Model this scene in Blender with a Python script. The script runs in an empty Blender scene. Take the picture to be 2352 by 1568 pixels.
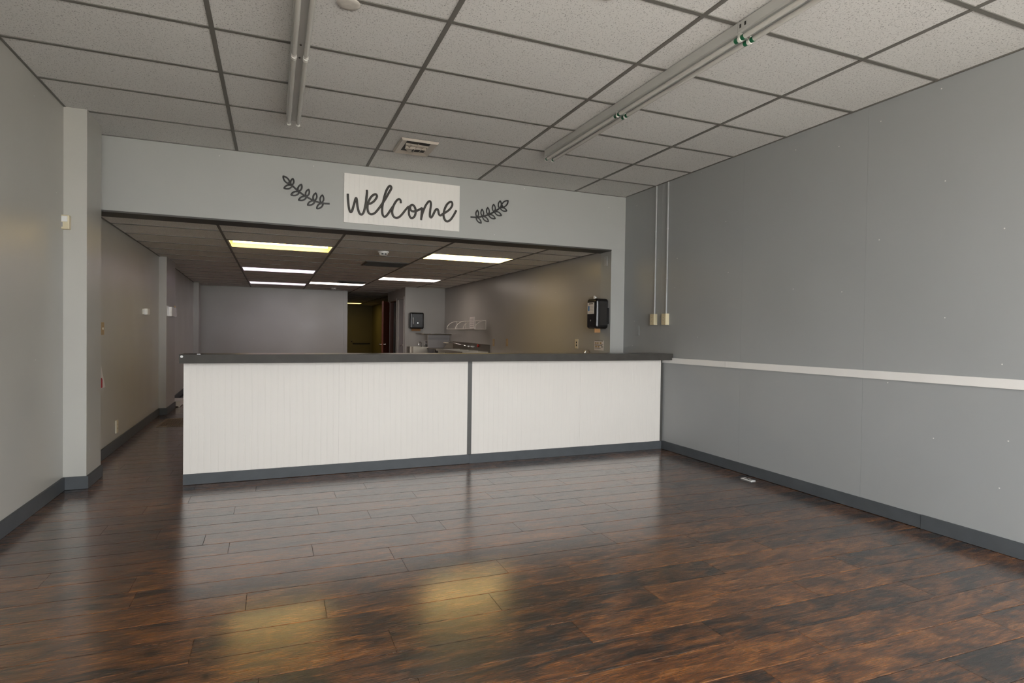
import bpy, bmesh, math, random
from mathutils import Vector, Matrix
random.seed(7)
S = bpy.context.scene
COL = S.collection

# ------------------------------------------------------------------ camera
F_PX, YAW, PITCH, ROLL, CAM_H = 1328.6, 0.3912, -0.0158, 0.0139, 1.2807
fw = Vector((math.sin(YAW)*math.cos(PITCH), math.cos(YAW)*math.cos(PITCH), math.sin(PITCH)))
rt0 = Vector((math.cos(YAW), -math.sin(YAW), 0)); up0 = rt0.cross(fw)
rt = math.cos(ROLL)*rt0 + math.sin(ROLL)*up0
up = -math.sin(ROLL)*rt0 + math.cos(ROLL)*up0
cam = bpy.data.cameras.new('camera')
cam.sensor_width = 36.0; cam.lens = F_PX/2352*36.0; cam.clip_start = 0.05; cam.clip_end = 200
cam_ob = bpy.data.objects.new('camera', cam); COL.objects.link(cam_ob)
M = Matrix.Identity(4)
for i, ax in enumerate((rt, up, -fw)):
    for r in range(3): M[r][i] = ax[r]
M[2][3] = CAM_H
cam_ob.matrix_world = M
S.camera = cam_ob

# ------------------------------------------------------------------ world, daylight, exposure
SKY = 7.9
w = bpy.data.worlds.new('overcast_sky'); S.world = w; w.use_nodes = True
bg = w.node_tree.nodes['Background']
bg.inputs[0].default_value = (0.955, 0.98, 1.0, 1); bg.inputs[1].default_value = SKY
S.view_settings.view_transform = 'Standard'; S.view_settings.look = 'None'
S.view_settings.exposure = 1.0; S.view_settings.gamma = 1.0
S.view_settings.use_curve_mapping = False
try:
    S.cycles.use_denoising = True
    S.cycles.max_bounces = 6; S.cycles.diffuse_bounces = 5; S.cycles.glossy_bounces = 3; S.cycles.transmission_bounces = 2
    S.cycles.use_adaptive_sampling = True; S.cycles.adaptive_threshold = 0.05
    S.cycles.sample_clamp_indirect = 10.0
except Exception: pass
sun = bpy.data.lights.new('sun', 'SUN'); sun.energy = 21.0; sun.angle = 0.02; sun.color = (1.0, 0.93, 0.82)
sun_ob = bpy.data.objects.new('sun', sun); COL.objects.link(sun_ob)
sun_ob.rotation_euler = Vector((-0.62, -0.10, -0.78)).to_track_quat('-Z', 'Y').to_euler()   # high over the roof, along the street
# room dimensions (metres): x to the right, y away from the street front, z up
XL, XR, ZC, YH = -1.513, 4.044, 2.978, 6.153        # front shop
YF = -1.6                                            # street front wall
XB, ZB = 3.85, 2.315                                 # back room right wall, back ceiling
YC = 5.347                                           # face of the service counter
WIN = (-0.6, 3.85, 0.40, 2.45)                      # street window opening x0 x1 z0 z1
pl = bpy.data.lights.new('window_portal', 'AREA'); pl.shape = 'RECTANGLE'
pl.size = WIN[1]-WIN[0]; pl.size_y = WIN[3]-WIN[2]; pl.cycles.is_portal = True
po = bpy.data.objects.new('window_portal', pl); COL.objects.link(po)
po.location = ((WIN[0]+WIN[1])/2, YF-0.02, (WIN[2]+WIN[3])/2)
po.rotation_euler = (math.radians(90), 0, 0)         # looks along +y, into the room

# ------------------------------------------------------------------ materials
def lin(c): return tuple(((v/255)/12.92 if v/255 <= 0.04045 else ((v/255+0.055)/1.055)**2.4) for v in c)
MATS = {}
def new_mat(name):
    m = bpy.data.materials.new(name); m.use_nodes = True; MATS[name] = m
    nt = m.node_tree; return m, nt, nt.nodes['Principled BSDF']
def N(nt, typ, **kw):
    n = nt.nodes.new(typ)
    for k, v in kw.items():
        if k.startswith('i_'): n.inputs[k[2:].replace('_', ' ')].default_value = v
        else: setattr(n, k, v)
    return n
def L(nt, a, b): nt.links.new(a, b)
def math_n(nt, op, a, b=None, c=None):
    n = nt.nodes.new('ShaderNodeMath'); n.operation = op
    for i, v in enumerate((a, b, c)):
        if v is None: continue
        if hasattr(v, 'is_output'): nt.links.new(v, n.inputs[i])
        else: n.inputs[i].default_value = v
    return n.outputs[0]
def mix_col(nt, fac, a, b):
    n = nt.nodes.new('ShaderNodeMix'); n.data_type = 'RGBA'
    for s, v in ((n.inputs[0], fac), (n.inputs[6], a), (n.inputs[7], b)):
        if hasattr(v, 'is_output'): nt.links.new(v, s)
        else: s.default_value = v
    return n.outputs[2]
def c4(c): return (c[0], c[1], c[2], 1)
def obj_vec(nt, scale=(1, 1, 1), world=False):
    if world: v = N(nt, 'ShaderNodeNewGeometry').outputs['Position']
    else: v = N(nt, 'ShaderNodeTexCoord').outputs['Object']
    m = N(nt, 'ShaderNodeMapping'); m.inputs['Scale'].default_value = scale
    L(nt, v, m.inputs['Vector']); return m.outputs[0]

def plain(name, col, rough=0.5, metal=0.0, spec=0.5, var=0.06, scale=6.0, bump=0.0, bscale=60.0):
    m, nt, b = new_mat(name)
    v = obj_vec(nt, world=True)
    n = N(nt, 'ShaderNodeTexNoise'); n.inputs['Scale'].default_value = scale; n.inputs['Detail'].default_value = 2
    L(nt, v, n.inputs['Vector'])
    lo = tuple(x*(1-var) for x in col); hi = tuple(min(1, x*(1+var)) for x in col)
    L(nt, mix_col(nt, n.outputs['Fac'], c4(lo), c4(hi)), b.inputs['Base Color'])
    b.inputs['Roughness'].default_value = rough; b.inputs['Metallic'].default_value = metal
    b.inputs['Specular IOR Level'].default_value = spec
    if bump:
        n2 = N(nt, 'ShaderNodeTexNoise'); n2.inputs['Scale'].default_value = bscale; n2.inputs['Detail'].default_value = 3
        L(nt, v, n2.inputs['Vector'])
        bp = N(nt, 'ShaderNodeBump'); bp.inputs['Strength'].default_value = bump; bp.inputs['Distance'].default_value = 0.002
        L(nt, n2.outputs['Fac'], bp.inputs['Height']); L(nt, bp.outputs[0], b.inputs['Normal'])
    return m

def paint_mat(name, col, rough=0.38, specks=True, spec=0.5):
    """roller-painted wall: faint mottling, orange-peel relief, sparse filled nail holes"""
    m, nt, b = new_mat(name)
    v = obj_vec(nt, world=True)
    n = N(nt, 'ShaderNodeTexNoise'); n.inputs['Scale'].default_value = 1.3; n.inputs['Detail'].default_value = 3
    L(nt, v, n.inputs['Vector'])
    base = mix_col(nt, n.outputs['Fac'], c4(tuple(x*0.94 for x in col)), c4(tuple(x*1.06 for x in col)))
    if specks:
        sx = N(nt, 'ShaderNodeSeparateXYZ'); L(nt, v, sx.inputs[0]); cx = N(nt, 'ShaderNodeCombineXYZ')
        L(nt, math_n(nt, 'ADD', sx.outputs[0], sx.outputs[1]), cx.inputs[0]); L(nt, sx.outputs[2], cx.inputs[1])
        vo = N(nt, 'ShaderNodeTexVoronoi'); vo.voronoi_dimensions = '2D'; vo.inputs['Scale'].default_value = 2.6
        L(nt, cx.outputs[0], vo.inputs['Vector'])
        near = math_n(nt, 'LESS_THAN', vo.outputs['Distance'], 0.0105)
        sep = N(nt, 'ShaderNodeSeparateColor'); L(nt, vo.outputs['Color'], sep.inputs[0])
        pick = math_n(nt, 'GREATER_THAN', sep.outputs[0], 0.72)
        base = mix_col(nt, math_n(nt, 'MULTIPLY', near, pick), base, (0.68, 0.67, 0.64, 1))
    L(nt, base, b.inputs['Base Color'])
    mv = N(nt, 'ShaderNodeMapping'); mv.inputs['Scale'].default_value = (1, 1, 0.12)
    L(nt, N(nt, 'ShaderNodeNewGeometry').outputs['Position'], mv.inputs['Vector'])
    n2 = N(nt, 'ShaderNodeTexNoise'); n2.inputs['Scale'].default_value = 140; n2.inputs['Detail'].default_value = 0
    L(nt, mv.outputs[0], n2.inputs['Vector'])
    n3 = N(nt, 'ShaderNodeTexNoise'); n3.inputs['Scale'].default_value = 2.2; n3.inputs['Detail'].default_value = 1; L(nt, v, n3.inputs['Vector'])
    h = math_n(nt, 'ADD', math_n(nt, 'MULTIPLY', n2.outputs['Fac'], 0.05), n3.outputs['Fac'])
    bp = N(nt, 'ShaderNodeBump'); bp.inputs['Strength'].default_value = 0.25; bp.inputs['Distance'].default_value = 0.01
    L(nt, h, bp.inputs['Height']); L(nt, bp.outputs[0], b.inputs['Normal'])
    L(nt, math_n(nt, 'MULTIPLY_ADD', n3.outputs['Fac'], 0.12, rough-0.06), b.inputs['Roughness'])
    b.inputs['Specular IOR Level'].default_value = spec
    return m

def tile_mat(name, col):
    """mineral-fibre ceiling tile: short dark fissures and pinholes"""
    m, nt, b = new_mat(name)
    g = N(nt, 'ShaderNodeNewGeometry').outputs['Position']
    masks = []
    for rot, off in ((0.3, 0.0), (1.15, 3.7), (2.1, 7.9)):
        mp = N(nt, 'ShaderNodeMapping'); mp.inputs['Rotation'].default_value = (0, 0, rot)
        mp.inputs['Location'].default_value = (off, off*1.7, 0); L(nt, g, mp.inputs['Vector'])
        m2 = N(nt, 'ShaderNodeMapping'); m2.inputs['Scale'].default_value = (80, 175, 1); L(nt, mp.outputs[0], m2.inputs['Vector'])
        n = N(nt, 'ShaderNodeTexNoise'); n.noise_dimensions = '2D'; n.inputs['Scale'].default_value = 1.0
        n.inputs['Detail'].default_value = 0.0; n.inputs['Distortion'].default_value = 0.5
        L(nt, m2.outputs[0], n.inputs['Vector'])
        r = N(nt, 'ShaderNodeMapRange'); r.inputs['From Min'].default_value = 0.785; r.inputs['From Max'].default_value = 0.82
        L(nt, n.outputs['Fac'], r.inputs['Value']); masks.append(r.outputs[0])
    mx = math_n(nt, 'MAXIMUM', math_n(nt, 'MAXIMUM', masks[0], masks[1]), masks[2])
    big = N(nt, 'ShaderNodeTexNoise'); big.inputs['Scale'].default_value = 0.9; big.inputs['Detail'].default_value = 4; L(nt, g, big.inputs['Vector'])
    oi = N(nt, 'ShaderNodeObjectInfo')
    t = math_n(nt, 'ADD', math_n(nt, 'MULTIPLY', big.outputs['Fac'], 0.6), math_n(nt, 'MULTIPLY', oi.outputs['Random'], 0.4))
    base = mix_col(nt, t, c4(tuple(x*0.93 for x in col)), c4(tuple(x*1.06 for x in col)))
    dark = mix_col(nt, math_n(nt, 'MULTIPLY', mx, 0.72), base, c4(tuple(x*0.30 for x in col)))
    L(nt, dark, b.inputs['Base Color']); b.inputs['Roughness'].default_value = 0.95
    b.inputs['Specular IOR Level'].default_value = 0.15
    bp = N(nt, 'ShaderNodeBump'); bp.inputs['Strength'].default_value = 0.5; bp.inputs['Distance'].default_value = 0.003; bp.invert = True
    L(nt, mx, bp.inputs['Height']); L(nt, bp.outputs[0], b.inputs['Normal'])
    return m

def wood_floor_mat(name):
    m, nt, b = new_mat(name)
    oi = N(nt, 'ShaderNodeObjectInfo')
    tc = N(nt, 'ShaderNodeNewGeometry').outputs['Position']
    comb = N(nt, 'ShaderNodeCombineXYZ')
    L(nt, math_n(nt, 'MULTIPLY', oi.outputs['Random'], 37.0), comb.inputs[0])
    L(nt, math_n(nt, 'MULTIPLY', oi.outputs['Random'], 91.0), comb.inputs[1])
    L(nt, math_n(nt, 'MULTIPLY', oi.outputs['Random'], 53.0), comb.inputs[2])
    add = N(nt, 'ShaderNodeVectorMath'); L(nt, tc, add.inputs[0]); L(nt, comb.outputs[0], add.inputs[1])
    def noise(sc, scale, detail, dist=0.0, rough=0.55):
        mp = N(nt, 'ShaderNodeMapping'); mp.inputs['Scale'].default_value = sc; L(nt, add.outputs[0], mp.inputs['Vector'])
        n = N(nt, 'ShaderNodeTexNoise'); n.inputs['Scale'].default_value = scale; n.inputs['Detail'].default_value = detail
        n.inputs['Distortion'].default_value = dist; n.inputs['Roughness'].default_value = rough
        L(nt, mp.outputs[0], n.inputs['Vector']); return n.outputs['Fac']
    blotch = noise((2.6, 9.0, 1), 1.7, 6, 0.9, 0.68)      # dark hickory clouds drawn out along the board
    streak = noise((5.0, 85.0, 1), 2.0, 4, 0.6, 0.75)     # growth lines
    fine = noise((9.0, 170.0, 1), 1.5, 3)                 # pores
    v = math_n(nt, 'ADD', math_n(nt, 'MULTIPLY', blotch, 0.70), math_n(nt, 'MULTIPLY', streak, 0.30))
    v = math_n(nt, 'ADD', v, math_n(nt, 'MULTIPLY', math_n(nt, 'SUBTRACT', oi.outputs['Random'], 0.5), 0.10))
    cr = N(nt, 'ShaderNodeValToRGB'); L(nt, v, cr.inputs[0])
    e = cr.color_ramp.elements
    e[0].position = 0.41; e[0].color = c4(WOOD[0])
    e[1].position = 0.63; e[1].color = c4(WOOD[3])
    for p, c in ((0.46, WOOD[1]), (0.535, WOOD[2])):
        x = e.new(p); x.color = c4(c)
    col = mix_col(nt, math_n(nt, 'MULTIPLY', fine, 0.55), cr.outputs[0], (0.012, 0.008, 0.006, 1))
    L(nt, col, b.inputs['Base Color'])
    L(nt, math_n(nt, 'MULTIPLY_ADD', streak, 0.14, 0.20), b.inputs['Roughness'])
    b.inputs['Specular IOR Level'].default_value = 0.5
    b.inputs['Coat Weight'].default_value = 1.0; b.inputs['Coat Roughness'].default_value = 0.17; b.inputs['Coat IOR'].default_value = 1.55
    bp = N(nt, 'ShaderNodeBump'); bp.inputs['Strength'].default_value = 0.10; bp.inputs['Distance'].default_value = 0.0015
    L(nt, math_n(nt, 'ADD', streak, blotch), bp.inputs['Height'])
    L(nt, bp.outputs[0], b.inputs['Normal'])
    L(nt, bp.outputs[0], b.inputs['Coat Normal'])
    return m

def wood_plain(name, c0, c1, rough=0.4):
    m, nt, b = new_mat(name)
    v = obj_vec(nt, (40, 40, 2.5), world=True)
    n = N(nt, 'ShaderNodeTexNoise'); n.inputs['Scale'].default_value = 1.0; n.inputs['Detail'].default_value = 6; n.inputs['Distortion'].default_value = 0.7
    L(nt, v, n.inputs['Vector']); L(nt, mix_col(nt, n.outputs['Fac'], c4(c0), c4(c1)), b.inputs['Base Color'])
    b.inputs['Roughness'].default_value = rough; return m

def emit_mat(name, col, strength):
    m = bpy.data.materials.new(name); m.use_nodes = True; MATS[name] = m
    nt = m.node_tree; nt.nodes.remove(nt.nodes['Principled BSDF'])
    e = N(nt, 'ShaderNodeEmission'); e.inputs[1].default_value = strength
    v = obj_vec(nt, (1, 6, 1)); n = N(nt, 'ShaderNodeTexNoise'); n.inputs['Scale'].default_value = 2.0; L(nt, v, n.inputs['Vector'])
    L(nt, mix_col(nt, n.outputs['Fac'], c4(tuple(x*0.94 for x in col)), c4(col)), e.inputs[0])
    L(nt, e.outputs[0], nt.nodes['Material Output'].inputs[0]); return m

def brushed(name, col, rough=0.3):
    m, nt, b = new_mat(name)
    v = obj_vec(nt, (3, 3, 90), world=True); n = N(nt, 'ShaderNodeTexNoise'); n.inputs['Scale'].default_value = 3; L(nt, v, n.inputs['Vector'])
    L(nt, mix_col(nt, n.outputs['Fac'], c4(tuple(x*0.85 for x in col)), c4(col)), b.inputs['Base Color'])
    b.inputs['Metallic'].default_value = 1.0; b.inputs['Roughness'].default_value = rough; return m

WOOD = [(0.013, 0.0085, 0.0065), (0.056, 0.023, 0.0095), (0.150, 0.053, 0.014), (0.285, 0.108, 0.027)]
paint = paint_mat('grey_wall_paint', (0.305, 0.313, 0.310))
paint_hdr = paint_mat('pale_grey_paint', (0.425, 0.415, 0.38), 0.34)
paint_head = paint_mat('grey_header_paint', (0.385, 0.388, 0.370), 0.45, spec=0.3)
paint_lifted = paint_mat('grey_paint_lifted', (0.345, 0.330, 0.308), 0.32)  # front wall grey, lightened to make up for weak light in the back room
paint_rear = paint_mat('olive_rear_paint', (0.24, 0.22, 0.14), 0.75, specks=False, spec=0.15)
trim_dark = plain('charcoal_trim_paint', (0.070, 0.076, 0.081), 0.5, spec=0.22, var=0.18, scale=9, bump=0.15)
edge_dark = plain('charcoal_edge_strip', (0.06, 0.058, 0.052), 0.5, var=0.15)
tile = tile_mat('ceiling_tile', (0.67, 0.66, 0.635))
tile_lifted = tile_mat('ceiling_tile_lifted', (0.84, 0.82, 0.78))  # paler copy of the front tile; the missing back-room light is in its colour
tbar = plain('grey_ceiling_bar', (0.145, 0.138, 0.122), 0.55, var=0.1, scale=3)
plenum = plain('plenum_board', (0.03, 0.03, 0.03), 0.9)
white_sign = plain('white_sign_board', (0.76, 0.74, 0.70), 0.5, var=0.02, scale=2.0, spec=0.3)
white_bead = plain('white_beadboard', (0.655, 0.62, 0.575), 0.5, var=0.02, scale=2.0, spec=0.25)
white_trim = plain('white_gloss_trim', (0.72, 0.70, 0.67), 0.35, var=0.04)
laminate = plain('dark_grey_laminate', (0.062, 0.058, 0.054), 0.28, var=0.3, scale=24, spec=0.6)
laminate_edge = plain('dark_laminate_edge', (0.056, 0.052, 0.046), 0.5, var=0.25, scale=10, spec=0.12)
floor_wood = wood_floor_mat('dark_hickory_planks')
subfloor = plain('dark_subfloor', (0.012, 0.010, 0.009), 0.8)
steel_white = plain('white_enamel_steel', (0.47, 0.465, 0.44), 0.30, var=0.03)
tube_glass = plain('fluorescent_tube_glass', (0.52, 0.51, 0.47), 0.2, var=0.02, spec=0.5)
green_cap = plain('green_lamp_end', (0.005, 0.11, 0.045), 0.35)
lampholder = plain('white_lampholder_plastic', (0.72, 0.71, 0.66), 0.35)
chrome = plain('chrome', (0.78, 0.78, 0.76), 0.10, 1.0)
steel = brushed('stainless_steel', (0.42, 0.38, 0.32), 0.34)
steel_dk = brushed('dark_reflection_steel', (0.22, 0.185, 0.15), 0.38)  # darker steel copy; reflection of the dark room is put into its colour
black_gloss = plain('gloss_black_plastic', (0.008, 0.007, 0.007), 0.20, spec=0.45)
smoke_lens = plain('smoked_plastic_window', (0.018, 0.016, 0.014), 0.16, spec=0.35)
black_wood = plain('black_painted_cutout', (0.012, 0.011, 0.010), 0.45)
dark_letter = plain('dark_brown_lettering', (0.035, 0.030, 0.024), 0.5, var=0.2)
cream = plain('cream_plastic', (0.60, 0.53, 0.36), 0.4)
beige = plain('beige_plastic', (0.56, 0.47, 0.30), 0.4)
tan = plain('tan_plastic', (0.42, 0.29, 0.14), 0.45)
ivory = plain('ivory_plastic', (0.62, 0.56, 0.44), 0.4)
white_pl = plain('white_plastic', (0.72, 0.72, 0.70), 0.35)
grey_plate = plain('painted_over_plate', (0.30, 0.312, 0.312), 0.4)
plate_edge = plain('painted_plate_edge', (0.42, 0.43, 0.43), 0.4)
dark_slot = plain('dark_slot', (0.02, 0.018, 0.016), 0.6)
kraft = plain('brown_paper_towel', (0.36, 0.19, 0.08), 0.85, bump=0.2)
paper = plain('white_paper', (0.66, 0.62, 0.60), 0.7)
ink = plain('black_ink', (0.02, 0.02, 0.02), 0.6)
ink_grey = plain('grey_ink', (0.30, 0.29, 0.28), 0.6)
ink_blue = plain('blue_ink', (0.03, 0.16, 0.42), 0.6)
ink_red = plain('red_ink', (0.40, 0.03, 0.05), 0.6)
ink_skin = plain('tan_ink', (0.38, 0.27, 0.14), 0.6)
vent_met = plain('beige_vent_metal', (0.42, 0.37, 0.31), 0.35, var=0.12)
vent_dark = plain('dark_brown_grille', (0.055, 0.042, 0.032), 0.5, var=0.2)
brass = plain('brown_register_metal', (0.20, 0.145, 0.09), 0.4, var=0.3, scale=30)
red_wood = wood_plain('red_brown_door_wood', (0.06, 0.011, 0.005), (0.17, 0.042, 0.014), 0.35)
grey_door = paint_mat('grey_door_paint', (0.25, 0.245, 0.25), 0.4, specks=False)
clear_acr = plain('frosted_acrylic', (0.62, 0.60, 0.58), 0.18, var=0.12, scale=40)
concrete = plain('sidewalk_concrete', (0.46, 0.45, 0.43), 0.9)
wire = plain('white_coated_wire', (0.66, 0.63, 0.58), 0.35)
valve_red = plain('red_valve_handle', (0.45, 0.03, 0.02), 0.4)
E_YEL = emit_mat('warm_yellow_lens', (1.0, 0.72, 0.27), 3.6)
E_TUBE = emit_mat('lit_warm_tube', (1.0, 0.72, 0.27), 9.0)
E_LIL = emit_mat('lilac_lens', (0.94, 0.74, 0.93), 1.45)
E_PNK = emit_mat('pink_white_lens', (1.0, 0.85, 0.74), 4.0)
E_WRM = emit_mat('amber_rear_lens', (1.0, 0.70, 0.20), 2.0)
tray = plain('warm_white_reflector', (0.78, 0.72, 0.52), 0.4)

# ------------------------------------------------------------------ mesh builder
ORG = {}
class MB:
    def __init__(s): s.v = []; s.f = []; s.sm = []
    def add(s, vs, fs, smooth=False):
        o = len(s.v); s.v += [tuple(p) for p in vs]
        s.f += [tuple(i+o for i in f) for f in fs]; s.sm += [smooth]*len(fs); return s
    def box(s, x0, x1, y0, y1, z0, z1, ch=0.0):
        if ch <= 0:
            vs = [(x, y, z) for z in (z0, z1) for y in (y0, y1) for x in (x0, x1)]
            return s.add(vs, [(0,2,3,1),(4,5,7,6),(0,1,5,4),(1,3,7,5),(3,2,6,7),(2,0,4,6)])
        bm = bmesh.new(); bmesh.ops.create_cube(bm, size=1)
        for q in bm.verts:
            q.co = Vector(((x0+x1)/2+q.co.x*(x1-x0), (y0+y1)/2+q.co.y*(y1-y0), (z0+z1)/2+q.co.z*(z1-z0)))
        bmesh.ops.bevel(bm, geom=bm.edges[:], offset=ch, segments=5 if ch > .02 else 2 if ch > .004 else 1, affect='EDGES', profile=0.5)
        bm.verts.index_update()
        s.add([q.co[:] for q in bm.verts], [[q.index for q in f.verts] for f in bm.faces]); bm.free(); return s
    def prism(s, poly, z0, z1):            # polygon in x,y (ccw) drawn up in z
        n = len(poly); vs = [(x, y, z0) for x, y in poly]+[(x, y, z1) for x, y in poly]
        fs = [tuple(range(n-1, -1, -1)), tuple(range(n, 2*n))]+[(i, (i+1) % n, (i+1) % n+n, i+n) for i in range(n)]
        return s.add(vs, fs)
    def prism_ax(s, poly, a0, a1, axis):   # polygon in the two other axes, drawn along an axis
        n = len(poly)
        def P(u, v, a): return {'x': (a, u, v), 'y': (u, a, v), 'z': (u, v, a)}[axis]
        vs = [P(u, v, a0) for u, v in poly]+[P(u, v, a1) for u, v in poly]
        fs = [tuple(range(n-1, -1, -1)), tuple(range(n, 2*n))]+[(i, (i+1) % n, (i+1) % n+n, i+n) for i in range(n)]
        return s.add(vs, fs)
    def tube(s, pts, r, seg=10, closed=False, flat=None):
        pts = [Vector(p) for p in pts]; n = len(pts); rings = []
        prev = None
        for i, p in enumerate(pts):
            a = pts[(i-1) % n] if (closed or i > 0) else p
            b = pts[(i+1) % n] if (closed or i < n-1) else p
            t = (b-a).normalized()
            if prev is None:
                ref = Vector((0, 0, 1)) if abs(t.z) < 0.9 else Vector((0, 1, 0))
                if flat: ref = Vector(flat)
                u = t.cross(ref).normalized()
            else:
                u = (prev-t*prev.dot(t)).normalized()
            prev = u; q = t.cross(u).normalized()
            if flat:
                q = Vector(flat); u = t.cross(q).normalized()
                rings.append([p+u*(r*math.cos(k*2*math.pi/seg))+q*(r*0.55*math.sin(k*2*math.pi/seg)) for k in range(seg)])
            else:
                rr = r[i] if isinstance(r, (list, tuple)) else r
                rings.append([p+u*(rr*math.cos(k*2*math.pi/seg))+q*(rr*math.sin(k*2*math.pi/seg)) for k in range(seg)])
        vs = [v for g in rings for v in g]; fs = []
        m = n if closed else n-1
        for i in range(m):
            j = (i+1) % n
            for k in range(seg):
                l = (k+1) % seg
                fs.append((i*seg+k, i*seg+l, j*seg+l, j*seg+k))
        s.add(vs, fs, True)
        if not closed:
            o = len(s.v)-n*seg
            s.f += [tuple(o+k for k in range(seg-1, -1, -1)), tuple(o+(n-1)*seg+k for k in range(seg))]; s.sm += [False]*2
        return s
    def lathe(s, prof, c, axis='z', seg=24):   # profile of (radius, offset along axis)
        vs = []; n = len(prof)
        for r, h in prof:
            for k in range(seg):
                a = 2*math.pi*k/seg; p, q = r*math.cos(a), r*math.sin(a)
                d = {'z': (p, q, h), 'y': (p, h, q), 'x': (h, p, q)}[axis]
                vs.append((c[0]+d[0], c[1]+d[1], c[2]+d[2]))
        fs = [(i*seg+k, i*seg+(k+1) % seg, (i+1)*seg+(k+1) % seg, (i+1)*seg+k) for i in range(n-1) for k in range(seg)]
        fs += [tuple(range(seg-1, -1, -1)), tuple((n-1)*seg+k for k in range(seg))]
        return s.add(vs, fs, True)
    def xf(s, fn): s.v = [tuple(fn(Vector(p))) for p in s.v]; return s
    def build(s, name, mat, parent=None, origin=None):
        xs, ys, zs = zip(*s.v)
        if origin is None: origin = ((min(xs)+max(xs))/2, (min(ys)+max(ys))/2, min(zs))
        o = Vector(origin)
        me = bpy.data.meshes.new(name); me.from_pydata([tuple(Vector(p)-o) for p in s.v], [], s.f)
        for i, p in enumerate(me.polygons): p.use_smooth = s.sm[i]
        bm = bmesh.new(); bm.from_mesh(me); bmesh.ops.recalc_face_normals(bm, faces=bm.faces[:]); bm.to_mesh(me); bm.free()
        if any(s.sm):
            try: me.set_sharp_from_angle(angle=math.radians(40))
            except Exception: pass
        me.materials.append(mat)
        ob = bpy.data.objects.new(name, me); COL.objects.link(ob)
        ORG[ob.name] = o
        if parent is not None:
            ob.parent = parent; ob.location = o-ORG[parent.name]
        else: ob.location = o
        return ob
def link_copy(me, name, loc, parent=None):
    ob = bpy.data.objects.new(name, me); COL.objects.link(ob); o = Vector(loc); ORG[ob.name] = o
    if parent is not None: ob.parent = parent; ob.location = o-ORG[parent.name]
    else: ob.location = o
    return ob
def tag(o, label, cat=None, group=None, kind=None):
    o['label'] = label
    if cat: o['category'] = cat
    if group: o['group'] = group
    if kind: o['kind'] = kind
    return o
def empty(name, loc, label, cat, group=None, kind=None):
    o = bpy.data.objects.new(name, None); COL.objects.link(o); o.location = loc; o.empty_display_size = 0.05
    ORG[o.name] = Vector(loc); return tag(o, label, cat, group, kind)
def B(*a, **k): return MB().box(*a, **k)
def struct(o, label, cat): return tag(o, label, cat, kind='structure')
def smooth_path(pts, sub=6):
    out = []; n = len(pts)
    for i in range(n-1):
        p0 = Vector(pts[max(i-1, 0)]); p1 = Vector(pts[i]); p2 = Vector(pts[i+1]); p3 = Vector(pts[min(i+2, n-1)])
        for k in range(sub):
            t = k/sub
            out.append(0.5*((2*p1)+(p2-p0)*t+(2*p0-5*p1+4*p2-p3)*t*t+(3*p1-p0-3*p2+p3)*t**3))
    out.append(Vector(pts[-1])); return out

# ------------------------------------------------------------------ outside the street window
struct(MB().prism([(-30, -40), (34, -40), (34, YF-.16), (-30, YF-.16)], -0.25, -0.06).build('sidewalk', concrete),
       'pale concrete sidewalk outside the street window', 'pavement')

struct(B(-1.9, XR+.2, YF-.15, 25.0, 3.19, 3.35).build('roof', concrete), 'unseen roof slab added over the shop against light leaks', 'roof')  # unseen slab, added to keep sun and sky from leaking in above the walls
# ------------------------------------------------------------------ walls
LW = [(XL, YF), (XL, 6.0), (-1.522, 6.42), (-1.548, 9.75), (-1.60, 11.65), (-1.685, 14.9), (-1.71, 15.9)]
wl = MB(); n = len(LW)
wl.prism([(x, y) for x, y in LW]+[(-1.95, 15.9), (-1.95, YF)], -0.05, 3.19)
struct(wl.build('wall_left', paint_hdr), 'long grey painted wall running past the two pillars on the left', 'wall')
wr = struct(B(XR+.012, XR+.20, YF, YH+.25, -0.05, 3.19).build('wall_right', paint), 'grey panelled wall with the white chair rail', 'wall')
ys = [YF, -0.69, 0.53, 1.75, 2.97, 4.19, 5.41, YH+.25]
for a, b in zip(ys[:-1], ys[1:]):
    B(XR, XR+.012, a+.0006, b-.0006, 0.0, ZC+.06).build('wall_panel', paint, wr)
wf = MB()
wf.box(XL-.4, XR+.2, YF-.15, YF, -0.05, WIN[2]).box(XL-.4, XR+.2, YF-.15, YF, WIN[3], 3.19)
wf.box(XL-.4, WIN[0], YF-.15, YF, WIN[2], WIN[3]).box(WIN[1], XR+.2, YF-.15, YF, WIN[2], WIN[3])
struct(wf.build('wall_front', paint), 'street front wall around the shop window behind the viewer', 'wall')
wfr = MB()
for x in (WIN[0], (WIN[0]+WIN[1])/2-.025, WIN[1]-.05): wfr.box(x, x+.05, YF-.1, YF-.04, WIN[2], WIN[3])
for z in (WIN[2], WIN[3]-.05): wfr.box(WIN[0]+.05, WIN[1]-.05, YF-.1, YF-.04, z, z+.05)
struct(wfr.build('window_1', steel), 'metal frame of the street window behind the viewer', 'window')

# header over the opening, and the post it lands on
hd = struct(B(XL, XR, YH, YH+.25, 2.318, 3.19).build('wall_header', paint_head), 'grey header wall carrying the welcome sign', 'wall')
B(XL, 0.66, YH-.003, YH, 2.318, 2.375).build('face_board', paint_head, hd)
B(1.07, XR-.002, YH-.0035, YH, 2.318, 2.372).build('face_board', paint_head, hd)
B(XL+.02, XB, YH-.002, YH+.27, 2.302, 2.318).build('edge_strip', edge_dark, hd)
post = struct(B(XB, XR, YH+.001, YH+.25, 0, 2.318).build('wall_post', paint_head), 'pale grey post between the opening and the panelled wall', 'wall')
struct(B(XB, XR+.2, YH+.25, 25.0, -0.05, 2.6).build('wall_back_right', paint_lifted), 'grey back room wall behind the sinks', 'wall')
bw = struct(B(-1.70, 1.785, 15.78, 15.9, -0.05, 2.5).build('wall_back', paint_lifted), 'plain grey wall closing the back room', 'wall')
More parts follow.
